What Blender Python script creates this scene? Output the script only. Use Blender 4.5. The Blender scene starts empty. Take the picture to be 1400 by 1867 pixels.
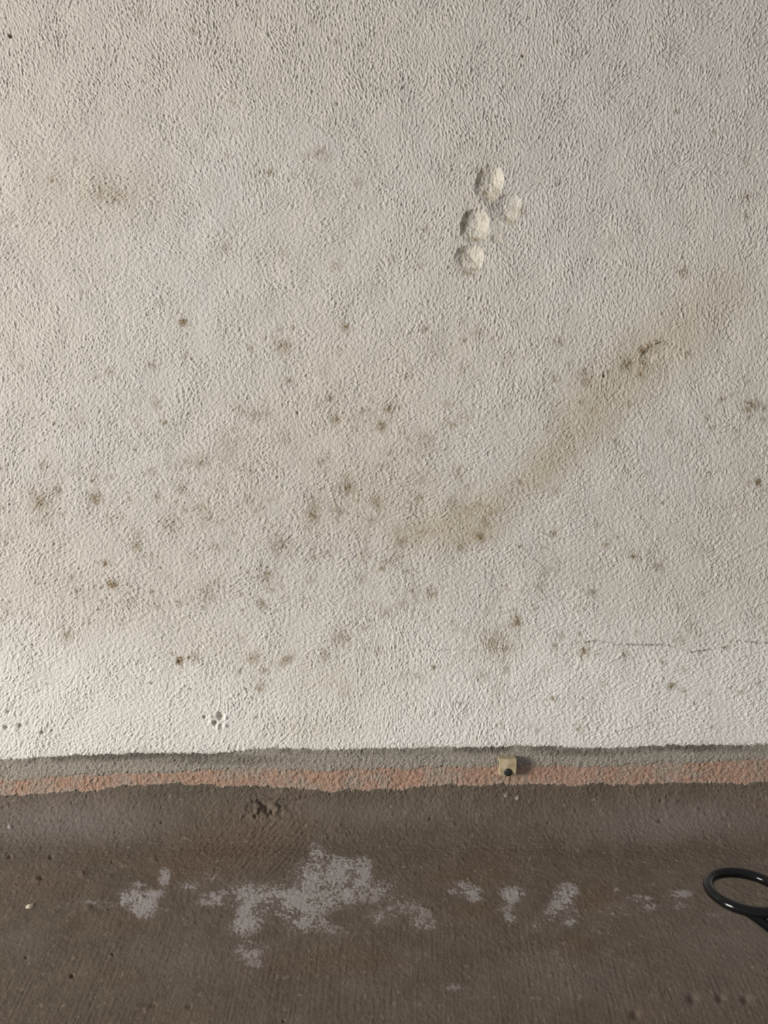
import bpy, bmesh, math
import numpy as np
from mathutils import Vector

# ------------------------------------------------------------------ camera, light, exposure
S = bpy.context.scene
C = S.collection
D, FPX = 0.300, 1404.0            # camera to wall, focal length in pixels of a 1400 px wide frame
CZ = 0.115                        # camera height above the foot of the wall

cam_d = bpy.data.cameras.new('camera')
cam = bpy.data.objects.new('camera', cam_d); C.objects.link(cam)
cam.location = (0, -D, CZ); cam.rotation_euler = (math.pi / 2, 0, 0)
cam_d.sensor_fit = 'HORIZONTAL'; cam_d.sensor_width = 36; cam_d.lens = 36 * FPX / 1400
cam_d.clip_start = 0.005
cam_d.dof.use_dof = True; cam_d.dof.focus_distance = 0.285
cam_d.dof.aperture_fstop = (cam_d.lens * 0.001) / 0.0011
S.camera = cam

W = bpy.data.worlds.new('world'); S.world = W; W.use_nodes = True
W.node_tree.nodes['Background'].inputs[0].default_value = (0.95, 0.97, 1.0, 1)
W.node_tree.nodes['Background'].inputs[1].default_value = 0.30

def area(name, loc, target, sx, sy, power, col):
    l = bpy.data.lights.new(name, 'AREA'); l.shape = 'RECTANGLE'; l.size = sx; l.size_y = sy
    l.energy = power; l.color = col
    o = bpy.data.objects.new(name, l); C.objects.link(o); o.location = loc
    o.rotation_euler = (Vector(target) - Vector(loc)).to_track_quat('-Z', 'Y').to_euler()
    return o
area('window_light', (-1.22, -0.66, 0.17), (0.04, 0, 0.03), 0.42, 0.46, 22.5, (1.0, 0.972, 0.93))

S.view_settings.view_transform = 'Standard'; S.view_settings.look = 'None'
S.view_settings.gamma = 1.0; S.view_settings.use_curve_mapping = False
S.view_settings.exposure = 0.0

# ------------------------------------------------------------------ helpers
def sstep(a, b, x):
    t = np.clip((x - a) / (b - a), 0, 1); return t * t * (3 - 2 * t)

rng = np.random.default_rng(7)
N = 1536
H = 0.00026                       # grid pitch in metres
ky = np.fft.fftfreq(N)[:, None]; kx = np.fft.fftfreq(N)[None, :]
K = 0.2137e-3 / H                   # grid cells per picture pixel at the wall
def norm(a):
    a = a - a.mean(); return (a / a.std()).astype(np.float32)
def iso(wl, bw=0.5):              # band-passed isotropic noise, wavelength in grid cells
    r = np.sqrt(kx * kx + ky * ky) + 1e-9
    f = np.exp(-(np.log(r * wl * K) / bw) ** 2)
    return norm(np.fft.ifft2(np.fft.fft2(rng.standard_normal((N, N))) * f).real)
def fbm(lo=3, hi=200, p=1.0):
    r = np.sqrt(kx * kx + ky * ky) + 1e-9
    f = np.where((r > 1 / hi / K) & (r < 1 / lo / K), r ** (-p), 0)
    return norm(np.fft.ifft2(np.fft.fft2(rng.standard_normal((N, N))) * f).real)
def ridged(ang, wl, ln):          # strokes running along angle ang (radians, counter-clockwise in the picture)
    u = kx * math.cos(ang) - ky * math.sin(ang)      # along the stroke
    v = kx * math.sin(ang) + ky * math.cos(ang)      # across it
    f = np.exp(-(np.log((np.abs(v) + 1e-9) * wl * K) / 0.8) ** 2) * np.exp(-(u * ln * K) ** 2)
    return norm(np.fft.ifft2(np.fft.fft2(rng.standard_normal((N, N))) * f).real)

# ------------------------------------------------------------------ the sheet: wall, cove, sloping floor
R_COVE = 0.022; SLOPE = math.radians(22)
Z_BASE = CZ - (1428 - 933.5) / FPX * D               # where the cove starts
TURN = math.pi / 2 - SLOPE
def growing(a, first, n, lim):                       # widening steps beyond the detailed part
    out = []; st = 1; p = a
    while p < lim:
        st = max(st + 1, int(st * 1.25)); p += st; out.append(p)
    return out
def axis(lo, hi, LO, HI):
    a = list(range(int(lo / H), int(hi / H) + 1))
    right = growing(a[-1], 1, 0, int(HI / H))
    left = [-q for q in growing(-a[0], 1, 0, int(-LO / H))][::-1]
    return np.array(left + a + right)
IX = axis(-0.172, 0.172, -0.60, 0.60)
ISr = axis(-0.103 - 0.205 - 0.004, 0.112, -1.0, 0.50)   # arc length down the sheet, 0 at the start of the cove
X = IX * H; Sv = ISr * H
def profile(s):
    y = np.zeros_like(s); z = Z_BASE - s; ny = -np.ones_like(s); nz = np.zeros_like(s)
    L = R_COVE * TURN
    a = np.clip(s / R_COVE, 0, TURN)
    inn = s > 0
    y = np.where(inn, -R_COVE * (1 - np.cos(a)), y)
    z = np.where(inn, Z_BASE - R_COVE * np.sin(a), z)
    ny = np.where(inn, -np.cos(a), ny); nz = np.where(inn, np.sin(a), nz)
    f = np.clip(s - L, 0, None)
    y = y - f * math.cos(SLOPE); z = np.where(s > L, z - f * math.sin(SLOPE), z)
    return y, z, ny, nz
PYy, PZz, NY, NZ = profile(Sv)
def Vraw(y, z): return 933.5 + FPX * (CZ - z) / np.maximum(D + y, 0.02)
V = Vraw(PYy, PZz)                                    # picture row of every sheet row
V = np.maximum.accumulate(np.where(PYy < -0.2, 4000 + Sv * 1e4, V))
SC = FPX / np.maximum(D + PYy, 0.06)                  # pixels per metre on every row
nr, nc = len(Sv), len(X)
U = (700 + X[None, :] * SC[:, None]).astype(np.float32)
VV = np.repeat(V[:, None], nc, 1).astype(np.float32)
ri = ISr % N; ci = IX % N
def smp(t): return t[np.ix_(ri, ci)]
def smpo(t, dr, dc): return t[np.ix_((ISr + dr) % N, (IX + dc) % N)]

# --- noises
n_grain = iso(5.6, 0.8); n_grain2 = iso(12, 0.6); n_med = iso(34, 0.6); n_big = iso(140, 0.7); n_lump = iso(16, .6)
f1 = fbm(4, 220, 1.3); f2 = fbm(4, 80, 1.0); f3 = fbm(30, 600, 1.4)
Gf1, Gf2, Gf3, Gm, Gb = smp(f1), smp(f2), smp(f3), smp(n_med), smp(n_big)

# --- direction of the brush strokes over the wall (u, v, degrees, strength)
STROKES = [(80,60,100,.8),(250,120,112,.9),(420,60,95,.9),(650,120,92,1),(850,200,88,1),(1050,80,75,1),(1250,250,68,.9),
 (1380,60,62,.9),(200,300,15,.7),(60,420,35,.6),(350,430,150,.35),(450,300,100,.4),(600,420,25,.55),(780,420,80,.8),(1000,420,78,.8),
 (1200,450,75,.7),(1350,500,70,.5),(60,620,115,.5),(120,720,58,.7),(60,850,50,.7),(300,650,45,.15),(450,700,45,.1),(560,560,30,.4),
 (750,560,60,.4),(900,560,80,.7),(750,700,28,.5),(600,820,35,.25),(850,800,22,.5),(1000,700,60,.5),(1150,760,55,.3),(1300,700,115,.4),
 (1350,850,60,.2),(100,980,40,.6),(300,930,28,.6),(250,1080,165,.5),(120,1150,40,.5),(350,1150,165,.5),(450,1050,30,.5),(600,980,30,.6),
 (750,950,25,.7),(950,900,18,.7),(1000,980,12,.7),(1150,950,30,.2),(600,1150,170,.5),(800,1100,172,.4),(700,1180,90,.5),(900,1200,85,.3),
 (200,1280,30,.5),(80,1330,45,.6),(450,1300,55,.4),(700,1280,80,.4),(850,1320,70,.4),(1050,1230,12,.7),(1250,1230,10,.8),
 (1350,1280,12,.6),(1000,1310,20,.5),(1200,1080,45,.3),(1350,1050,50,.4),(600,340,15,.4)]
cs = np.zeros((nr, nc), np.float32); sn = cs.copy(); wt = cs.copy()
su, sv = U[::6, ::6], VV[::6, ::6]
a_c = np.zeros(su.shape); a_s = a_c.copy(); a_w = a_c.copy(); a_k = a_c.copy()
for (u, v, dg, k) in STROKES:
    w = 1 / (((su - u) ** 2 + (sv - v) ** 2) + 900) ** 1.5
    a_c += w * math.cos(2 * math.radians(dg)) * k; a_s += w * math.sin(2 * math.radians(dg)) * k; a_w += w
a_c /= a_w; a_s /= a_w
up = lambda a: np.repeat(np.repeat(a, 6, 0), 6, 1)[:nr, :nc].astype(np.float32)
cs, sn = up(a_c), up(a_s)
kk = np.clip(np.sqrt(cs ** 2 + sn ** 2), 0, 1); ang2 = np.arctan2(sn, cs) + 0.5 * Gb
NDIR = 9
hs = np.zeros((nr, nc), np.float32); wsum = hs.copy()
for i in range(NDIR):
    th = math.pi * i / NDIR
    w = np.clip(np.cos((ang2 - 2 * th)), 0, 1) ** 6
    hs += w * smp(ridged(th, 6.0, 9.0)); wsum += w * w
hs /= np.sqrt(wsum + 1e-4)
hs += 0.18 * (hs * hs - 1)
h = 1e-3 * (0.062 * hs * (0.3 + 0.95 * kk) + 0.056 * smp(n_grain) * (1.15 - 0.6 * kk) + 0.05 * smp(n_grain2) + 0.022 * Gm + 0.07 * Gb)
h *= (1 + 0.14 * np.clip(smpo(n_big, 300, 511), -1.6, 1.6))

# --- masks, filled spot by spot
Z0 = lambda: np.zeros((nr, nc), np.float32)
stain, dark, warm, fresh_lit, white, rust, cool, dark_tone = [Z0() for _ in range(8)]
def win(u, v, ru, rv):
    r0, r1 = np.searchsorted(V, [v - rv, v + rv])
    if r1 <= r0: return None
    uu = U[r0:r1]; m = (uu > u - ru) & (uu < u + ru); c = np.where(m.any(0))[0]
    if len(c) == 0: return None
    return slice(r0, r1), slice(c[0], c[-1] + 1)
def spot(arr, u, v, ru, k, rv=None, ang=0, soft=0.25, brk=0.45, mode='max'):
    rv = rv or ru; w = win(u, v, 1.7 * max(ru, rv), 1.7 * max(ru, rv))
    if w is None: return
    a = math.radians(ang); du = U[w] - u; dv = -(VV[w] - v)
    p = (du * math.cos(a) + dv * math.sin(a)) / ru; q = (-du * math.sin(a) + dv * math.cos(a)) / rv
    d = np.sqrt(p * p + q * q) * (1 + 0.0 * p) + 0.28 * Gf2[w] * brk * 1.6
    m = sstep(1.25, soft, d) * k * np.clip(1 + brk * Gf2[w], 0.1, 1.8)
    if mode == 'max': arr[w] = np.maximum(arr[w], m)
    else: arr[w] += m

SP = [(334,587,9,.7),(202,678,10,.3),(286,737,14,.35),(300,770,8,.5),(100,772,5,.7),(78,850,12,.3),(168,877,4,.7),(277,859,9,.45),(73,918,20,.45),(62,900,10,.4),
(107,893,9,.45),(175,907,15,.55),(237,911,8,.3),(200,946,10,.35),(364,843,18,.45),(340,841,8,.45),(329,889,18,.35),(378,939,15,.5),(366,926,10,.4),(457,634,10,.35),(457,657,8,.3),(468,757,15,.35),
(432,743,12,.25),(459,861,7,.45),(453,911,12,.3),(8,853,8,.3),(7,927,5,.7),(278,668,10,.3),(314,957,28,.22),(179,746,7,.3),
(518,632,20,.5),(630,596,9,.5),(591,680,9,.35),(527,695,9,.4),(602,728,10,.4),(773,600,8,.6),(846,621,7,.4),(871,607,14,.35),(844,586,10,.25),(930,643,11,.45),(920,655,9,.3),
(741,687,9,.4),(707,746,11,.45),(696,777,14,.55),(816,737,11,.35),(612,764,12,.45),(650,762,9,.4),(828,775,9,.4),(775,800,20,.35),(486,757,15,.3),(650,782,12,.25),
(698,848,9,.4),(714,825,8,.35),(543,753,3,.8),(514,738,3,.7),(634,889,16,.4),(686,916,17,.45),(761,873,18,.3),(571,939,17,.5),(678,950,14,.3),(836,861,15,.35),(875,980,14,.5),
(457,861,7,.4),(584,843,12,.25),(518,800,20,.18),(764,907,12,.3),(20,67,5,1.3),(68,55,8,.25),(255,25,8,.3),(354,57,9,.3),(468,32,7,.3),(425,187,9,.3),(139,293,10,.35),
(95,329,10,.35),(414,452,12,.35),(493,314,8,.5),(118,225,3,.6),(414,286,9,.25),(586,282,16,.45),(653,334,12,.25),(614,77,9,.35),(571,40,8,.3),(705,60,9,.25),(768,485,8,.35),(489,316,8,.5),
(803,310,7,.35),(911,162,3,.8),(518,464,9,.3),(611,486,12,.25),(714,471,10,.2),(593,164,8,.2),(1114,5,10,.3),(1232,205,6,.5),(1300,246,8,.4),(1043,227,6,.35),(1018,334,7,.6),
(1361,359,7,.6),(1361,396,7,.65),(1357,293,8,.35),(952,103,5,.5),(1118,178,4,.5),(1014,77,6,.3),(911,436,9,.3),(1243,496,12,.45),(1118,446,20,.15),
(1066,689,20,.5),(1011,691,14,.45),(1020,623,14,.35),(1143,666,18,.5),(1171,640,9,.9),(1183,632,7,.8),(1197,626,8,.9),(1171,666,12,.65),(1211,627,5,.7),(1254,646,10,.35),(1370,740,19,.75),
(1299,780,7,.4),(1317,729,8,.35),(1343,786,8,.35),(1311,807,6,.3),(1381,879,9,.9),(1364,880,5,.4),(1207,916,5,.6),(1219,789,8,.35),(1119,803,4,.6),(1180,863,7,.3),(1291,861,3,.7),(1100,686,4,.9),
(1149,737,10,.25),(1091,714,14,.25),(1014,894,10,.35),(193,1027,8,.8),(207,1066,12,.6),(130,1052,8,.45),(143,1077,8,.35),(75,1062,6,.4),(277,1079,6,.8),(236,1100,15,.35),(288,1104,10,.45),
(395,1061,7,.6),(293,1035,3,.6),(180,1111,4,.8),(123,1157,15,.35),(223,1134,9,.4),(164,1136,5,.4),(327,1205,9,1.1),(354,1198,15,.35),(327,1098,8,.4),(438,1223,7,.6),(464,1200,15,.4),
(275,1245,4,.8),(346,1256,4,.6),(448,1256,4,.6),(475,1253,12,.3),(86,1246,4,.4),(478,1103,13,.5),(443,1112,4,.6),(350,1012,8,.4),(393,998,10,.35),(250,996,10,.35),(386,1271,8,.5),
(16,1296,5,.5),(60,1176,3,.6),(489,1046,10,.5),(518,998,26,.5),(489,1052,14,.35),(477,1102,13,.5),(564,1059,10,.35),(571,1016,8,.35),(661,1014,16,.3),(696,1037,9,.45),(661,1054,12,.3),
(786,1079,12,.55),(752,1077,8,.35),(704,1118,14,.3),(841,995,12,.5),(877,982,8,.5),(621,1164,22,.35),(593,1196,10,.45),(689,1186,10,.4),(791,1216,6,.65),(762,1232,10,.35),
(904,1171,28,.4),(943,1128,7,.6),(830,1146,8,.35),(475,1252,14,.4),(457,1200,12,.35),(921,1221,12,.4),(875,1232,20,.25),(839,1282,6,.4),(628,1264,16,.2),(466,1307,6,.4),(753,1043,8,.35),
(1009,973,11,.45),(948,996,6,.5),(989,1000,9,.3),(1105,993,6,.6),(1125,979,5,.5),(1154,1014,8,.75),(1200,1032,12,.6),(1186,1007,6,.4),(1202,1059,6,.35),(955,1079,8,.5),(1079,1080,11,.5),
(1054,1107,10,.3),(941,1136,13,.5),(918,1178,20,.4),(1011,1177,9,.5),(1064,1186,14,.5),(1139,1192,7,.65),(1023,1159,10,.35),(1086,1190,7,.45),(1239,1168,12,.45),(1271,1157,7,.5),
(1257,1143,15,.25),(1236,1105,8,.3),(1325,1179,8,.4),(1334,1170,6,.4),(1207,1207,6,.5),(1246,1221,8,.45),(1223,1250,10,.6),(1245,1259,6,.5),(1009,1273,8,.55),(1062,1273,4,.5),
(1098,1246,8,.35),(1054,1327,8,.5),(914,1323,7,.4),(1293,1264,6,.4),(1264,1282,4,.5),(1382,1246,8,.3),(1382,1125,8,.3),(1329,1254,4,.4),(530,1010,14,.35),(495,1075,9,.35)]
r4 = np.random.default_rng(23)
for (u, v, r, k) in SP:
    spot(stain, u, v, r * 1.22, k * 1.55, rv=r * (.85 + .3 * ((u * 7 + v * 3) % 10) / 10), ang=(u * 13 + v) % 180, soft=0.12, brk=.55)
    if r <= 5 or k > .85: spot(dark, u, v, min(r, 7) * 0.5, k * 0.4, brk=.2)
    if r > 6:
        for _ in range(4):
            t = r4.uniform(0, 6.28); e = r4.uniform(.9, 2.4) * r
            spot(stain, u + e * math.cos(t), v + e * math.sin(t), r * r4.uniform(.2, .5), k * r4.uniform(.5, 1.0))
spot(stain, 204, 357, 45, .45, 22, -8); spot(stain, 523, 1202, 24, .75, 11, 38); spot(stain, 20, 400, 25, .3, 16, 10)
spot(stain, 1165, 680, 8, .8, 14, 20)
r2 = np.random.default_rng(11)
for _ in range(520):                                  # the small fry between them
    u = r2.uniform(-600, 2000); v = r2.uniform(-500, 1340)
    dens = 0.25 + 0.75 * math.exp(-((v - 950) / 330) ** 2)
    if 0 < v < 560: dens *= .5
    if r2.random() > dens: continue
    spot(stain, u, v, r2.uniform(3, 11), r2.uniform(.2, .55))
for _ in range(260):
    u = r2.uniform(-600, 2000); v = r2.uniform(-500, 1350)
    spot(dark, u, v, r2.uniform(1.6, 3.0), r2.uniform(.25, .7), brk=.1)
# broad yellowish damp stain running down from the right
for (u, v, ru, rv, an, k) in [(1290,555,110,80,50,.22),(1200,640,120,80,40,.30),(1100,720,130,85,42,.32),(1040,800,120,80,45,.34),(985,855,80,45,38,.35),(890,925,110,60,24,.38),
    (810,965,110,55,15,.32),(745,975,60,30,10,.15),(870,980,60,25,20,.25),(900,1170,70,55,0,.25),(620,1240,180,90,0,.22),(700,900,160,110,10,.2),(500,900,200,150,0,.1),(200,350,170,70,0,.20),
    (420,1180,150,60,0,.12),(870,390,70,110,0,.12),(560,1330,140,40,0,.2),(1330,520,60,60,0,.12)]:
    spot(warm, u, v, ru, k, rv, an, soft=0.0, brk=.18, mode='add')

def line(pts, wpx, fn):                               # fn(window, distance to the line in px, position along it 0..1)
    for i in range(len(pts) - 1):
        (u0, v0), (u1, v1) = pts[i], pts[i + 1]
        m = 4 * wpx; w = win((u0 + u1) / 2, (v0 + v1) / 2, abs(u1 - u0) / 2 + m, abs(v1 - v0) / 2 + m)
        if w is None: continue
        du, dv = u1 - u0, v1 - v0; L2 = du * du + dv * dv
        t = np.clip(((U[w] - u0) * du + (VV[w] - v0) * dv) / L2, 0, 1)
        dist = np.hypot(U[w] - u0 - t * du, VV[w] - v0 - t * dv) + 0.9 * np.abs(Gf2[w])
        fn(w, dist, t)
def crack(pts, wpx=1.8, dep=0.25e-3, dk=.75):
    def f(w, d, t):
        m = np.exp(-(d / wpx) ** 2) * np.clip(.75 + .45 * Gf1[w] + .35 * Gf2[w], .1, 1.15); h[w] -= dep * m; dark[w] = np.maximum(dark[w], dk * m)
    line(pts, wpx, f)
def ridge(pts, wpx=2.2, hh=0.12e-3):
    def f(w, d, t): h[w] += hh * np.exp(-(d / wpx) ** 2)
    line(pts, wpx, f)
crack([(996,1153),(1020,1156),(1042,1166),(1060,1172),(1090,1168),(1130,1175),(1190,1176),(1212,1175),(1240,1182),(1262,1189),(1300,1184),(1322,1180)], 2.0, .3e-3, .8)
crack([(1335,1170),(1350,1168),(1380,1172),(1420,1173),(1500,1180)], 2.0, .3e-3, .8)
crack([(575,1186),(640,1184),(700,1180),(770,1186),(840,1184),(885,1188)], 1.6, .18e-3, .35)
crack([(350,1206),(395,1195),(470,1186)], 1.4, .12e-3, .25)
crack([(285,1096),(310,1082),(335,1058),(352,1030),(362,1015)], 1.7, .22e-3, .3)
crack([(931,1414),(932,1428)], 1.3, .2e-3, .8)
crack([(1320,600),(1335,625)], 1.6, .2e-3, .5); crack([(1315,725),(1325,765)], 1.8, .2e-3, .5)
crack([(549,615),(553,640),(545,655)], 1.6, .15e-3, .3)
ridge([(596,875),(608,910),(616,940)], 2.2, .2e-3); ridge([(706,950),(740,945),(765,930)], 2, .18e-3)
ridge([(245,305),(300,303),(345,300),(370,306)], 2, .15e-3); ridge([(380,390),(420,435)], 2.2, .15e-3)
ridge([(0,428),(30,412),(70,404)], 2, .14e-3); ridge([(590,448),(650,420)], 2, .14e-3); ridge([(500,338),(550,328)], 2, .12e-3)
ridge([(1100,238),(1150,232)], 2, .1e-3); ridge([(960,275),(985,245)], 2.2, .2e-3); ridge([(1100,1210),(1128,1198),(1132,1192)], 2.6, .25e-3)
ridge([(1120,1330),(1160,1322)], 4, .22e-3); ridge([(1330,1020),(1400,985)], 2.5, .2e-3); ridge([(1270,1160),(1330,1120),(1400,1095)], 2.4, .18e-3)
ridge([(855,745),(950,742)], 1.6, .08e-3); ridge([(850,795),(925,795)], 1.6, .08e-3); ridge([(870,570),(905,560)], 2, .1e-3)
for _ in range(110):                                  # stray bristle marks
    u, v = r2.uniform(-500, 1900), r2.uniform(-400, 1340); L = r2.uniform(12, 45)
    ix = min(nc - 1, np.searchsorted(X, (u - 700) / FPX * D)); ir = min(nr - 1, np.searchsorted(V, v))
    th = 0.5 * float(ang2[ir, ix]) + r2.normal(0, .35)
    p = [(u, v), (u + L * math.cos(th), v - L * math.sin(th))]
    ridge(p, 1.8, r2.uniform(.05, .13) * 1e-3)

# --- knocked-out scoops in the plaster
def scoop(u, v, ru, rv, an, dep, fr=.45, gash=False):
    w = win(u, v, 1.6 * max(ru, rv), 1.6 * max(ru, rv)); a = math.radians(an)
    du = U[w] - u; dv = -(VV[w] - v)
    p = (du * math.cos(a) + dv * math.sin(a)) / ru; q = (-du * math.sin(a) + dv * math.cos(a)) / rv
    d = np.sqrt(p * p + q * q) * (1 + (.05 if gash else .10) * Gf1[w])
    b = np.clip(1 - d ** 2, 0, 1) ** (0.75 if gash else .75)
    if gash: b = b * np.clip(.60 + .55 * q - .15 * p + .12 * Gf1[w], .04, 1.25)      # bites deepest under its upper edge, runs out below
    m = sstep(1.05, .75, d)
    h[w] = h[w] * (1 - (.35 if gash else .25) * m) - dep * b - 0.05e-3 * m * Gf2[w]
    fresh_lit[w] = np.maximum(fresh_lit[w], fr * m * (np.clip(.30 + .8 * p + .1 * q + .35 * Gf1[w], 0, 1) if gash else 1))  # fresh plaster; big scoops painted paler on their lit right side
scoop(891, 336, 25, 36, -28, 1.9e-3, .8, True); scoop(919, 386, 25, 34, -42, 1.9e-3, .6, True)
scoop(864, 414, 27, 33, -14, 2.1e-3, .8, True); scoop(855, 473, 27, 27, -20, 1.7e-3, .7, True)
scoop(905, 436, 9, 8, 0, .5e-3, fr=.1); scoop(877, 312, 12, 9, 0, .5e-3, fr=.2); scoop(893,366,14,10,0,.5e-3,fr=.1)
for (u, v, ru, rv, an, k) in [(878,313,11,9,0,.9),(880,352,16,12,-30,.7),(893,363,10,8,0,.9),(850,390,6,14,0,.7),(868,437,20,8,0,.8),(842,462,9,16,0,.7),(850,497,24,10,-10,.7),(905,350,10,18,0,.5),(872,335,8,18,-20,.6),(846,410,9,18,0,.6),(930,405,16,12,0,.6),(880,395,10,8,0,.5),(905,395,8,14,0,.4),(862,492,22,8,0,.5),(893,372,8,6,0,.8),
    (948,385,13,18,0,.6),(930,400,12,10,0,.6),(935,378,8,12,0,.55),(910,437,9,8,0,.6),(883,312,9,6,0,.7),(838,480,9,9,0,.5),(858,478,20,9,0,.3)]:
    spot(stain, u, v, ru, k * 1.0, rv, an, soft=.1, brk=.6)  # brown stain, with the shade of the scoops' left sides painted into it
# shallow marks and flakes
scoop(1182, 650, 20, 13, 30, .35e-3, fr=0); scoop(1150, 672, 16, 12, 0, .25e-3, fr=0); scoop(1203, 640, 14, 8, 10, .2e-3, fr=0)
ridge([(1165,648),(1180,632),(1200,624),(1215,628)], 2.5, .25e-3)
for (u, v, r, d) in [(403,1306,7,.9),(392,1318,5,.8),(373,1307,4,.6),(403,1322,4,.5),(38,1323,6,.6),(12,1326,5,.5),(16,1297,4,.4),(78,1336,5,.4),(20,67,4,.9),(433,65,8,.15),
    (952,103,3,.6),(543,753,3,.5),(1362,396,4,.3),(327,1205,4,.4),(614,190,6,.2),(1100,686,3,.5)]:
    scoop(u, v, r, r, 0, d * 1e-3, fr=0)
    if r < 8: spot(stain, u, v, r * .9, .7); spot(dark, u, v, r * .45, .5, brk=.1)
def lump(u, v, r, hh, rv=None, an=0):
    rv = rv or r; w = win(u, v, 2.2 * max(r, rv), 2.2 * max(r, rv))
    if w is None: return
    a = math.radians(an); du = U[w] - u; dv = -(VV[w] - v)
    p = (du * math.cos(a) + dv * math.sin(a)) / r; q = (-du * math.sin(a) + dv * math.cos(a)) / rv
    h[w] += hh * np.exp(-(p * p + q * q) * 1.4 - .25 * np.abs(Gf2[w]) * 0)
for (u, v, r, k) in [(386,1315,4,.45),(398,1326,5,.45),(411,1322,4,.5),(385,1306,3,.35),(412,1308,4,.35),(45,1318,5,.35),(28,1332,5,.3),(72,1330,5,.35),(484,65,5,.5),(492,88,6,.3),(640,186,7,.15)]:
    lump(u, v, r, k * 1e-3)

# --- the edges: cream paint / grey band / pink band / cement
us = [-900,-300,0,100,250,380,500,600,700,800,900,1000,1100,1200,1300,1400,1800,2400]
e1 = np.interp(U, us, [1400,1390,1384,1378,1372,1373,1364,1366,1363,1362,1361,1360,1364,1360,1357,1357,1352,1348])
e2 = np.interp(U, us, [1440,1428,1422,1417,1410,1404,1402,1404,1401,1399,1396,1396,1397,1394,1388,1384,1378,1372])
e3 = np.interp(U, us, [1470,1458,1452,1446,1431,1428,1435,1443,1438,1431,1430,1430,1430,1428,1427,1426,1424,1420])
d1 = VV - e1 - .9 * Gf2 - 0.8 * Gf1; d2 = VV - e2 - 1.3 * Gf2 - 1.6 * Gf1; d3 = VV - e3 - .9 * Gf2 - 1.6 * Gf1
below = sstep(-1.5, 1.5, d1); inpink = sstep(-1.5, 2, d2) * (1 - sstep(-2, 2.5, d3)); fl = sstep(-2, 3, d3)
rough = smp(n_lump)
h = np.where(d1 > 0, h * 1.0 + 1e-3 * 0.035 * rough, h)
h += 0.40e-3 * (1 - sstep(-3, 3, d1))                             # thickness of the cream coat
h -= 0.30e-3 * sstep(-2, 2, d2) * (1 - fl)
crk = np.exp(-((d2 + 0.5) / 1.6) ** 2) * sstep(0.1, .7, Gf3 * .6 + .35 + .5 * (U < 520)); h -= 0.22e-3 * crk
h += inpink * 1e-3 * 0.05 * smpo(n_lump, 200, 77)
dpx = VV - e3
mott = np.clip(.55 * Gf2 + .55 * Gf1 + .3 * Gf3 - .75, 0, 1) * np.exp(-((VV - 980) / 300) ** 2) * (.45 + .55 * np.exp(-((U - 700) / 420) ** 2))
stain = np.maximum(stain, .42 * mott)
h *= np.where(d1 < 0, 1.13, 1)
h *= np.where(fl > .5, np.interp(dpx, [0, 60, 160, 400, 900], [.9, .6, .4, .35, .35]), 1.0)
# the cement: faint drag marks along the wall near the top, towards the camera lower down
hz = ridged(math.radians(4), 13, 45); vt = ridged(math.radians(88), 10, 60); dg = ridged(math.radians(52), 13, 22)
patch = np.exp(-(((U - 480) / 110) ** 2 + ((VV - 1540) / 60) ** 2))
h += fl * 1e-3 * (0.035 * smp(hz) * np.exp(-(dpx / 130) ** 2) + 0.015 * smp(vt) * sstep(180, 330, dpx) + 0.085 * smp(dg) * patch + 0.06 * np.clip(smp(n_lump), 1.1, 4) * sstep(30, 60, dpx) * (1 - sstep(220, 330, dpx)) * .8)
# broken mortar around the gouge
lum = np.exp(-(((U - 485) / 34) ** 2 + ((VV - 1474) / 17) ** 2)); h += lum * 1e-3 * (.4 * smpo(n_lump, 31, 57) * .5 + .5 * smpo(n_med, 3, 9))
for (u, v, r, rv, an, d) in [(476,1464,4,10,55,.7),(495,1481,4,8,20,.7),(484,1470,5,4,0,.6),(468,1462,12,3,-3,.4),(465,1488,5,4,0,.4)]:
    scoop(u, v, r, rv, an, d * 1e-3, fr=0); spot(dark, u, v, r * .6, .5, rv * .6, an, brk=.1)
lump(470,1478,10,.6e-3,7); lump(505,1473,9,.5e-3,6); lump(486,1487,9,.5e-3,5); lump(545,1454,26,.35e-3,3,12)
crack([(470,1457),(520,1457),(560,1452),(590,1445)], 1.6, .25e-3, .5)
for (u, v, r, d) in [(130,1465,3,.5),(93,1563,5,.6),(18,1562,4,.5),(75,1601,4,.5),(131,1779,4,.9),(205,1740,4,.4),(48,1746,3,.4),(204,1572,3,.4),(280,1833,7,.35),(345,1835,5,.3),(517,1862,3,.6),
    (295,1500,3,.4),(784,1493,3,.5),(1000,1500,3,.3),(1205,1460,4,.5),(1215,1452,3,.5),(1202,1497,5,.4),(240,1447,3,.4),(1155,1560,3,.3),(602,1448,3,.4)]:
    scoop(u, v, r * 1.2, r, 20, d * .8e-3, fr=0); spot(dark, u, v, r * .6, .5, brk=.1)
for (u, v, r, hh) in [(1262,1820,10,-.8),(1313,1820,8,-.8),(1359,1822,8,-.9),(1158,1850,10,-.7),(1200,1812,14,.3),(18,1507,4,.5),(1270,1475,5,.4),(1322,1485,4,.35),(922,1450,4,.4),(943,1455,4,.35),
    (1158,1433,5,.35),(1215,1448,6,.35),(1230,1462,6,.4),(1212,1462,5,.4),(1218,1488,5,.35),(150,1593,6,.45),(65,1604,6,.4),(280,1566,6,.3),(160,1655,8,.3),(1290,1560,9,.2)]:
    lump(u, v, r, hh * 1e-3)
for (u, v) in [(18,1507),(922,1450),(943,1455)]: spot(white, u, v, 5, .9)

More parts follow.
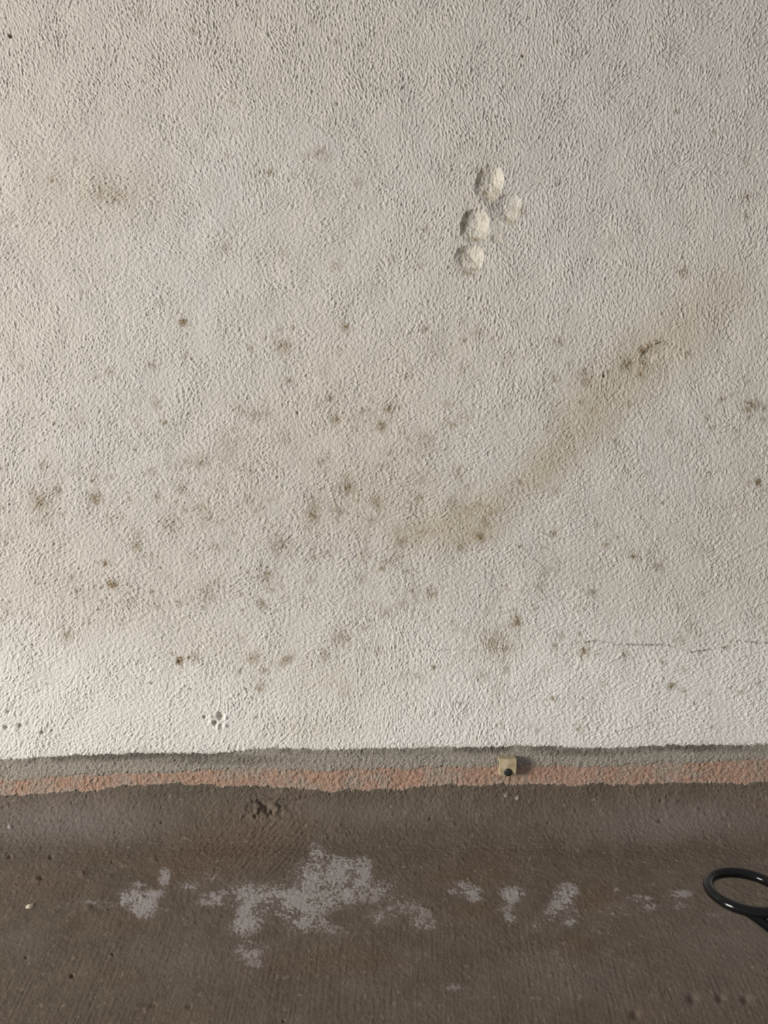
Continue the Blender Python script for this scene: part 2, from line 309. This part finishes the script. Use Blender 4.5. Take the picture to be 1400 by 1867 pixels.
# white bloom on the cement
def bloom(u, v, ru, rv, k, an=0): spot(white, u, v, ru, k, rv, an, soft=0.0, brk=0, mode='add')
for b in [(255,1645,42,30,.75),(235,1635,28,18,.6),(250,1612,25,10,.45),(300,1605,14,28,.6),(300,1592,14,12,.5),(285,1630,22,10,.5),(345,1615,30,16,.5),(262,1655,26,22,.7,-40),(200,1650,35,8,.35),(160,1645,50,7,.3),
    (380,1600,45,14,.4),(400,1640,60,22,.6),(450,1620,40,26,.5),(455,1670,38,40,.75),(450,1735,40,28,.5),(430,1695,30,22,.4),(520,1640,90,36,1.0),(590,1600,75,44,1.1),(585,1560,26,22,.8),(575,1545,14,14,.7),
    (640,1590,48,34,.9),(660,1575,24,18,.6),(560,1680,60,30,.6),(620,1640,70,26,.6),(690,1620,50,26,.5),(700,1675,60,22,.35),(620,1700,30,14,.4),(470,1760,24,12,.3),(760,1690,55,16,.3),(740,1650,60,24,.35),
    (760,1740,40,14,.35),(850,1625,42,14,.75),(835,1610,30,8,.45),(865,1640,20,10,.5),(935,1630,30,18,.75),(925,1655,18,26,.4),(935,1678,22,12,.5),(790,1675,60,22,.3),(1030,1640,32,26,.75),(1035,1620,26,18,.5),(1020,1665,44,22,.5),
    (1040,1680,22,16,.5),(990,1690,44,16,.4),(1125,1650,34,9,.8),(1165,1638,30,9,.9),(1180,1655,24,10,.6),(1240,1630,40,10,.5),(1120,1665,50,12,.4),(1125,1622,10,10,.4),(1230,1650,50,16,.3),(1100,1700,60,14,.22),(1010,1750,60,40,.2),(1150,1720,60,20,.15),
    (830,1800,60,14,.22),(60,1705,40,14,.18),(300,1700,90,40,.12),(700,1770,120,20,.12),(1250,1500,60,14,.2),(1300,1670,30,10,.3)]:
    bloom(*b)
frag = np.clip(0.58 + 0.50 * Gf2 + 0.45 * Gf1 + .28 * smp(iso(9, .7)), 0, 2)
white = np.where(fl > .3, np.clip(sstep(0.18, 0.42, white * frag) * np.clip(.3 + .9 * white, 0, 1) + 0.22 * white, 0, 1), white)
h += fl * white * 0.05e-3
# brown and cool tones of the cement
for (u, v, ru, rv, k) in [(430,1540,130,45,.8),(330,1580,110,40,.6),(60,1610,120,40,.6),(500,1500,90,35,.4),(860,1600,120,30,.45),(1090,1640,60,35,.7),(1050,1720,50,20,.5),(640,1740,90,30,.3),(200,1680,100,25,.35),
    (600,1760,200,30,.25),(1385,1470,16,8,.9),(860,1660,70,22,.5),(200,1780,90,20,.3),(330,1850,80,14,.3),(1150,1850,120,20,.2),(170,1560,60,20,.4),(900,1560,90,30,.3),(560,1450,50,10,.3)]:
    spot(rust, u, v, ru, k, rv, 0, soft=0, brk=.25, mode='add')
for (u, v, ru, rv, k) in [(110,1500,230,60,.9),(60,1600,120,60,.3),(1240,1490,240,45,.6),(700,1480,250,30,.3),(1150,1520,150,30,.3),(1330,1720,220,110,.28),(1250,1830,250,60,.2),(330,1750,150,60,.4),(40,1720,60,40,.3),(980,1790,120,80,.25),(1100,1780,100,50,.3),(700,1840,200,40,.15)]:
    spot(cool, u, v, ru, k, rv, 0, soft=0, brk=.2, mode='add')
spot(cool, 1500, 1600, 400, .15, 300, 0, soft=0, brk=.1, mode='add')
# darker tone along the top of the grey band and the first rows of cement
dark_tone += below * (1 - sstep(6, 16, d1)) * np.clip(.55 + .45 * Gf3 + .3*Gf1, 0, 1)
for (u, v, ru, rv, k) in [(400,1385,160,12,.7),(1060,1372,110,9,.7),(700,1372,200,8,.3),(1330,1366,120,8,.4)]: spot(dark_tone, u, v, ru, k, rv, 0, brk=.2)
spot(dark_tone, 330, 1445, 120, .75, 22, 0, soft=0, brk=.2); spot(dark_tone, 620, 1452, 100, .5, 16, 0, soft=0, brk=.2); spot(dark_tone, 900, 1500, 200, .25, 50, 0, soft=0)
# green-grey film rising into the cream just above the band
algae = np.clip(1.0 - (e1 - VV) / 14, 0, 1) * (d1 < 0) * np.clip(.2 + .5 * Gf2 + .2 * Gf3, 0, 1)
stain = np.clip(np.maximum(stain, .4 * algae), 0, 1.3)
stain = stain * np.clip(1 + .2 * Gf1, .4, 1.6)
pinkv = np.clip(inpink * np.clip(.80 + .30 * Gf1, .2, 1), 0, 1)

# ------------------------------------------------------------------ materials
class NT:
    def __init__(s, name):
        s.m = bpy.data.materials.new(name); s.m.use_nodes = True; s.t = s.m.node_tree; s.b = s.t.nodes['Principled BSDF']
    def n(s, typ, **kw):
        x = s.t.nodes.new(typ)
        for k, v in kw.items():
            if k[0] == '_': setattr(x, k[1:], v)
        return x
    def l(s, a, b): s.t.links.new(a, b)
    def mix(s, fac, a, b, mode='MIX'):
        x = s.t.nodes.new('ShaderNodeMix'); x.data_type = 'RGBA'; x.blend_type = mode
        for i, v in ((0, fac), (6, a), (7, b)):
            if hasattr(v, 'node'): s.l(v, x.inputs[i])
            elif i == 0: x.inputs[0].default_value = v
            else: x.inputs[i].default_value = (*v, 1)
        return x.outputs[2]
    def noise(s, scale, detail=4, rough=.6, vec=None, dist=0):
        x = s.t.nodes.new('ShaderNodeTexNoise'); x.inputs['Scale'].default_value = scale; x.inputs['Detail'].default_value = detail
        x.inputs['Roughness'].default_value = rough; x.inputs['Distortion'].default_value = dist
        s.l(vec if vec else s.obj(), x.inputs['Vector']); return x.outputs['Fac']
    def obj(s):
        if not hasattr(s, '_o'): s._o = s.t.nodes.new('ShaderNodeTexCoord').outputs['Object']
        return s._o
    def math(s, op, a, b=0.0, clamp=False):
        x = s.t.nodes.new('ShaderNodeMath'); x.operation = op; x.use_clamp = clamp
        for i, v in ((0, a), (1, b)):
            if hasattr(v, 'node'): s.l(v, x.inputs[i])
            else: x.inputs[i].default_value = v
        return x.outputs[0]
    def rng(s, v, a, b, c=0.0, d=1.0):
        x = s.t.nodes.new('ShaderNodeMapRange'); s.l(v, x.inputs[0])
        for i, q in enumerate((a, b, c, d)): x.inputs[i + 1].default_value = q
        return x.outputs[0]
    def attr(s, name):
        x = s.t.nodes.new('ShaderNodeAttribute'); x.attribute_name = name
        sp = s.t.nodes.new('ShaderNodeSeparateColor'); s.l(x.outputs['Color'], sp.inputs[0])
        return list(sp.outputs) + [x.outputs['Alpha']]
    def bump(s, hgt, dist, st=1.0, prev=None):
        x = s.t.nodes.new('ShaderNodeBump'); x.inputs['Distance'].default_value = dist; x.inputs['Strength'].default_value = st
        s.l(hgt, x.inputs['Height'])
        if prev: s.l(prev, x.inputs['Normal'])
        return x.outputs[0]
def lin(r, g, b):
    f = lambda c: (c / 255) / 12.92 if c <= 10 else ((c / 255 + .055) / 1.055) ** 2.4
    return (f(r), f(g), f(b))

def surf_mat(name, kind):
    N_ = NT(name); A = N_.attr('marks'); B = N_.attr('tones')
    stain_, dark_, warm_, fresh_lit_ = A; white_, rust_, cool_, dark_tone_ = B
    fine = N_.noise(1400, 3, .6); mid = N_.noise(90, 5, .6); wide = N_.noise(9, 3, .5)
    if kind == 'wall':
        c = N_.mix(N_.rng(wide, .35, .65), lin(210, 202, 190), lin(210, 204, 197))
        c = N_.mix(N_.rng(mid, .35, .7, 0, .5), c, lin(196, 190, 178))
        E = N_.attr('band')
        c = N_.mix(N_.math('MULTIPLY', E[1], .95), c, lin(226, 221, 213))
        c = N_.mix(N_.math('MULTIPLY', E[2], .35), c, lin(190, 181, 172))
        c = N_.mix(N_.rng(warm_, 0, 1, 0, .85), c, lin(168, 152, 112))
        c = N_.mix(N_.rng(fresh_lit_, 0, 1, 0, .75), c, lin(226, 218, 196))
        sf = N_.math('MULTIPLY', stain_, N_.rng(fine, .3, .7, .55, 1.15), True)
        c = N_.mix(N_.math('MULTIPLY', sf, 0.85, True), c, lin(120, 98, 58))
        c = N_.mix(N_.math('MULTIPLY', dark_, .8, True), c, lin(62, 52, 38))
        r = .82
    elif kind == 'band':
        P = N_.attr('band')[0]
        g = N_.mix(N_.rng(fine, .3, .7), lin(126, 119, 109), lin(174, 165, 152))
        g = N_.mix(N_.rng(dark_tone_, 0, 1, 0, .85), g, lin(96, 90, 81))
        g2 = N_.mix(N_.rng(fine, .3, .7), lin(148, 114, 96), lin(184, 152, 132))
        g2 = N_.mix(N_.rng(mid, .45, .75, 0, .7), g2, lin(160, 138, 118))
        c = N_.mix(P, g, g2)
        c = N_.mix(N_.math('MULTIPLY', dark_, .8, True), c, lin(50, 42, 34))
        r = .9
    else:
        c = N_.mix(N_.rng(mid, .3, .7), lin(96, 84, 71), lin(112, 100, 87))
        c = N_.mix(N_.rng(N_.noise(230, 4, .7), .42, .68, 0, .55), c, lin(84, 73, 62))
        c = N_.mix(N_.rng(cool_, 0, 1, 0, .8), c, lin(126, 116, 109))
        c = N_.mix(N_.rng(rust_, 0, 1, 0, .7), c, lin(110, 86, 70))
        c = N_.mix(N_.rng(dark_tone_, 0, 1, 0, .8), c, lin(88, 82, 72))
        c = N_.mix(N_.math('MULTIPLY', white_, .85, True), c, lin(166, 159, 155))
        sp = N_.rng(N_.noise(520, 2, .5), .64, .74); c = N_.mix(N_.math('MULTIPLY', sp, .35), c, lin(160, 148, 132))
        c = N_.mix(N_.rng(fine, .3, .7, 0, .2), c, lin(92, 80, 70))
        c = N_.mix(N_.math('MULTIPLY', dark_, .85, True), c, lin(42, 34, 28))
        r = .78
    N_.l(c, N_.b.inputs['Base Color']); N_.b.inputs['Roughness'].default_value = r
    N_.b.inputs['Specular IOR Level'].default_value = .25
    hgt = N_.noise(1500, 3, .65)
    N_.l(N_.bump(hgt, {'wall': .00022, 'band': .00035, 'floor': .00022}[kind], .6), N_.b.inputs['Normal'])
    return N_.m

# ------------------------------------------------------------------ build the three sheets
Pos = np.empty((nr, nc, 3), np.float32)
Pos[..., 0] = X[None, :]
Pos[..., 1] = PYy[:, None] + NY[:, None] * h
Pos[..., 2] = PZz[:, None] + NZ[:, None] * h
zone = np.where(d1 < 0, 0, np.where(d3 < 0, 1, 2)).astype(np.int8)
fz = zone[:-1, :-1]
idx = np.arange(nr * nc).reshape(nr, nc)
quads = np.stack([idx[:-1, :-1], idx[1:, :-1], idx[1:, 1:], idx[:-1, 1:]], -1)
marks = np.stack([stain, dark, warm, fresh_lit], -1).astype(np.float32)
tones = np.stack([white, rust, cool, dark_tone], -1).astype(np.float32)
lower_pale = sstep(-170, 90, VV - np.interp(U, [0, 300, 600, 900, 1000, 1250, 1400], [1180, 1220, 1190, 1195, 1165, 1195, 1185]) + 10 * Gf3 + 6 * Gf1)  # wall colour gets paler towards its foot
upper_grey = sstep(560, 120, VV + 60 * Gf3)  # wall colour gets greyer towards the top
band = np.stack([pinkv, lower_pale.astype(np.float32), upper_grey.astype(np.float32), pinkv], -1).astype(np.float32)
def sheet(name, z, mat):
    q = quads[fz == z]; used, inv = np.unique(q.ravel(), return_inverse=True)
    me = bpy.data.meshes.new(name); nv, nf = len(used), len(q)
    me.vertices.add(nv); me.vertices.foreach_set('co', Pos.reshape(-1, 3)[used].ravel())
    me.loops.add(nf * 4); me.loops.foreach_set('vertex_index', inv.astype(np.int32).ravel())
    me.polygons.add(nf); me.polygons.foreach_set('loop_start', np.arange(0, nf * 4, 4, dtype=np.int32))
    me.polygons.foreach_set('loop_total', np.full(nf, 4, np.int32))
    me.update(calc_edges=True); me.validate()
    me.polygons.foreach_set('use_smooth', np.ones(nf, bool))
    for an, data in (('marks', marks), ('tones', tones), ('band', band)):
        at = me.attributes.new(an, 'FLOAT_COLOR', 'POINT'); at.data.foreach_set('color', data.reshape(-1, 4)[used].ravel())
    me.materials.append(mat)
    o = bpy.data.objects.new(name, me); C.objects.link(o); o['kind'] = 'structure'
    return o
o = sheet('wall_back', 0, surf_mat('cream_plaster', 'wall'))
o['label'] = 'cream painted rough plaster wall dotted with brown mould spots'
o = sheet('baseboard_back', 1, surf_mat('bare_render_band', 'band'))
o['label'] = 'narrow grey and pink band of bare render at the foot of the wall'
o = sheet('floor', 2, surf_mat('brown_cement', 'floor'))
o['label'] = 'brown cement surface with white bloom below the wall'

# ------------------------------------------------------------------ things
def at(u, v, lift=0.0):                               # point on the sheet that shows at pixel u, v
    r = min(nr - 1, int(np.searchsorted(V, v))); x = (u - 700) / SC[r]; c = min(nc - 1, int(np.searchsorted(X, x)))
    return Vector((x, PYy[r] + NY[r] * (h[r, c] + lift), PZz[r] + NZ[r] * (h[r, c] + lift)))
def empty(name, loc, label, cat):
    o = bpy.data.objects.new(name, None); C.objects.link(o); o.location = loc; o.empty_display_size = .005
    o['label'] = label; o['category'] = cat; return o
def link(name, bm, mat, parent=None, smooth=True, bevel=0, sub=0):
    bmesh.ops.recalc_face_normals(bm, faces=bm.faces)
    me = bpy.data.meshes.new(name); bm.to_mesh(me); bm.free(); me.materials.append(mat)
    for p in me.polygons: p.use_smooth = smooth
    o = bpy.data.objects.new(name, me); C.objects.link(o); o.parent = parent
    if bevel:
        b = o.modifiers.new('bevel', 'BEVEL'); b.width = bevel; b.segments = 3; b.limit_method = 'ANGLE'; b.angle_limit = math.radians(35)
        w = o.modifiers.new('wn', 'WEIGHTED_NORMAL'); w.keep_sharp = False
    return o

# cable clip: an arched plastic saddle nailed through its lower lug
PXM = D / FPX
cl = at(923, 1394)
clip = empty('cable_clip', (cl.x, cl.y, cl.z), 'small yellowed plastic cable clip nailed to the pink band at the foot of the wall', 'cable clip')
mt = NT('aged_plastic'); c0 = mt.mix(mt.rng(mt.noise(420, 4, .6), .35, .7), lin(206, 188, 158), lin(176, 156, 122))
c0 = mt.mix(mt.rng(mt.noise(160, 2, .5), .5, .72, 0, .6), c0, lin(138, 114, 76))
mt.l(c0, mt.b.inputs['Base Color']); mt.b.inputs['Roughness'].default_value = .42
mt.l(mt.bump(mt.noise(900, 3, .6), .0001, .4), mt.b.inputs['Normal'])
# side profile (out from the wall, up); the channel for the cable opens towards the wall at the top
mm = 1e-3
prof = [(-.6, -3.6), (2.6, -3.6), (3.4, -2.9), (4.2, -1.2), (4.5, 1.2), (4.5, 3.0), (4.2, 3.5), (3.6, 3.7), (-.6, 3.7),
        (-.6, 3.0), (2.2, 2.9), (3.0, 2.5), (3.4, 1.6), (3.3, .6), (2.8, -.1), (2.0, -.5), (-.6, -.5)]
bm = bmesh.new(); secs = []
for xx in (-3.35, -1.1, 1.1, 3.35):
    row = []
    for (o_, u_) in prof:
        tap = 1 - .10 * max(0, -u_) / 3.7                     # a little narrower at the nail
        row.append(bm.verts.new((xx * mm * tap, -o_ * mm, u_ * mm)))
    secs.append(row)
n = len(prof)
for a, b in zip(secs, secs[1:]):
    for i in range(n): bm.faces.new((a[i], a[(i + 1) % n], b[(i + 1) % n], b[i]))
for row in (secs[0], secs[-1]):
    f = bm.faces.new(row)
bmesh.ops.triangulate(bm, faces=[f for f in bm.faces if len(f.verts) > 4])
body = link('saddle', bm, mt.m, clip, True, bevel=.00022)
nm = NT('dark_steel'); nm.b.inputs['Metallic'].default_value = .7; nm.b.inputs['Roughness'].default_value = .5
nm.l(nm.mix(nm.rng(nm.noise(900, 3, .6), .4, .65), lin(48, 50, 50), lin(84, 80, 72)), nm.b.inputs['Base Color'])
bm = bmesh.new(); rings = []
for (d_, r_) in [(-1.0, .75), (3.4, .75), (3.6, .8), (3.7, 1.5), (4.0, 1.68), (4.3, 1.58), (4.5, 1.2), (4.6, .5)]:
    rings.append([bm.verts.new((r_ * mm * math.cos(t), -d_ * mm, r_ * mm * math.sin(t))) for t in [2 * math.pi * k / 28 for k in range(28)]])
for a, b in zip(rings, rings[1:]):
    for k in range(28): bm.faces.new((a[k], a[(k + 1) % 28], b[(k + 1) % 28], b[k]))
bm.faces.new(rings[0]); bm.faces.new(rings[-1])
nl = link('nail', bm, nm.m, clip); nl.location = (.1 * mm, 0, -1.4 * mm); nl['label'] = 'dark domed steel nail head'

# black wire hook with a round eye, standing on the cement at the right
bk = NT('black_enamel'); bk.b.inputs['Base Color'].default_value = (.006, .006, .0065, 1); bk.b.inputs['Roughness'].default_value = .16
bk.b.inputs['Specular IOR Level'].default_value = .32
bk.l(bk.rng(bk.noise(300, 3, .5), .3, .7, .10, .16), bk.b.inputs['Roughness'])
def tube(bm, pts, rad, closed=False, seg=24, cap=True):
    P = [Vector(p) for p in pts]; n = len(P); rings = []; up = None
    for i in range(n):
        t = ((P[(i + 1) % n] - P[i - 1]) if closed else (P[min(i + 1, n - 1)] - P[max(i - 1, 0)])).normalized()
        if up is None: up = t.orthogonal().normalized()
        up = (up - t * up.dot(t)).normalized(); s = t.cross(up)
        r = rad[i] if isinstance(rad, list) else rad
        rings.append([bm.verts.new(P[i] + (up * math.cos(a) + s * math.sin(a)) * r) for a in [2 * math.pi * k / seg for k in range(seg)]])
    pairs = list(zip(rings, rings[1:]))
    for a, b in pairs:
        for k in range(seg): bm.faces.new((a[k], a[(k + 1) % seg], b[(k + 1) % seg], b[k]))
    if closed:                                        # close with the least twist
        a, b = rings[-1], rings[0]
        off = min(range(seg), key=lambda q: sum((a[k].co - b[(k + q) % seg].co).length for k in range(0, seg, 4)))
        for k in range(seg): bm.faces.new((a[k], a[(k + 1) % seg], b[(k + 1 + off) % seg], b[(k + off) % seg]))
    else:
        bm.faces.new(rings[0]); bm.faces.new(rings[-1])
DR = 0.205                                            # depth of the eye from the camera
def ray(u, v, d): return Vector(((u - 700) / FPX * d, -D + d, CZ - (v - 933.5) / FPX * d))
ctr = ray(1361, 1625.5, DR)
# circle of radius RR whose picture is an ellipse 70 x 36 px leaning down to the right
RR = 0.00942; WR = 0.00140
# two perpendicular axes of the ring plane: one mostly sideways, dipping right; one mostly away
e_a = Vector((1.0, 0.0, -0.01)).normalized()
e_b = Vector((0.0, 1.0, 0.08)); e_b = (e_b - e_a * e_b.dot(e_a)).normalized()
foot_u = Vector((ctr.x + .030, ctr.y - .016, 0))
# floor height below a point
def floor_z(y):
    k = np.argmin(np.abs(PYy[Sv > 0.001] - y)); return float(PZz[Sv > 0.001][k])
hook = empty('wire_hook', (ctr.x + .040, ctr.y - .004, floor_z(ctr.y - .004)), 'glossy black wire hook with a round eye above the brown cement', 'hook')
loc0 = hook.location.copy()
bm = bmesh.new()
tube(bm, [ctr + (e_a * math.cos(t) + e_b * math.sin(t)) * RR - loc0 for t in [2 * math.pi * k / 96 for k in range(96)]], WR, True)
link('eye', bm, bk.m, hook)
# shank leaves the near side of the eye along its tangent and runs down to the cement
rp = lambda g: ctr + (e_a * math.cos(math.radians(g)) + e_b * math.sin(math.radians(g))) * RR
p0 = rp(226); pm = rp(237); p1 = ray(1371, 1668, DR - .0088); p2 = ray(1402, 1691, DR - .0098)
d12 = (p2 - p1)
p3 = p2 + d12 * 1.3; 
pf = Vector((p3.x + .020, p3.y + .006, floor_z(p3.y) + .0018)); pg = pf + Vector((.016, .006, -.0006 + .0024)); 
pg.z = floor_z(pg.y) + .0016
ph = pf + Vector((.012, .026, 0)); ph.z = floor_z(ph.y) + .0016
pi_ = pf + Vector((.002, .032, 0)); pi_.z = floor_z(pi_.y) + .0016
def catmull(P, n=14):
    Q = [P[0]] + P + [P[-1]]; out = []
    for i in range(1, len(Q) - 2):
        a, b, c, d = Q[i - 1:i + 3]
        for k in range(n):
            t = k / n; out.append(.5 * ((2 * b) + (c - a) * t + (2 * a - 5 * b + 4 * c - d) * t * t + (3 * b - a - 3 * c + d) * t ** 3))
    return out + [P[-1]]
pts = catmull([p0, pm, p1, p2, p3, pf, pg, ph, pi_]); pts = [p - loc0 for p in pts]
bm = bmesh.new(); tube(bm, pts, [WR * min(1, .55 + .02 * i) * .88 for i in range(len(pts))])
link('shank', bm, bk.m, hook)

# loose crumb of cream plaster lying on the cement at the left
fp = at(55, 1653)
fm = NT('plaster_crumb'); fm.l(fm.mix(fm.rng(fm.noise(700, 3, .6), .35, .65), lin(190, 178, 150), lin(214, 206, 186)), fm.b.inputs['Base Color']); fm.b.inputs['Roughness'].default_value = .9
bm = bmesh.new(); bmesh.ops.create_icosphere(bm, subdivisions=3, radius=1)
rr = np.random.default_rng(5)
ph_ = rr.uniform(0, 6, (5, 3)); 
for v in bm.verts:
    k = 1 + .22 * sum(math.sin(3.1 * v.co.dot(Vector(p)) + p[0]) for p in ph_) / 2
    v.co = Vector((v.co.x * 1.15 * k, v.co.y * .9 * k, v.co.z * .45 * k)) * .00095
cr = link('plaster_crumb', bm, fm.m); cr.location = fp + Vector((0, -.0001, .00015)); cr.rotation_euler = (SLOPE, 0, .4)
cr['label'] = 'tiny cream crumb of plaster lying on the brown cement at the left'; cr['category'] = 'plaster crumb'
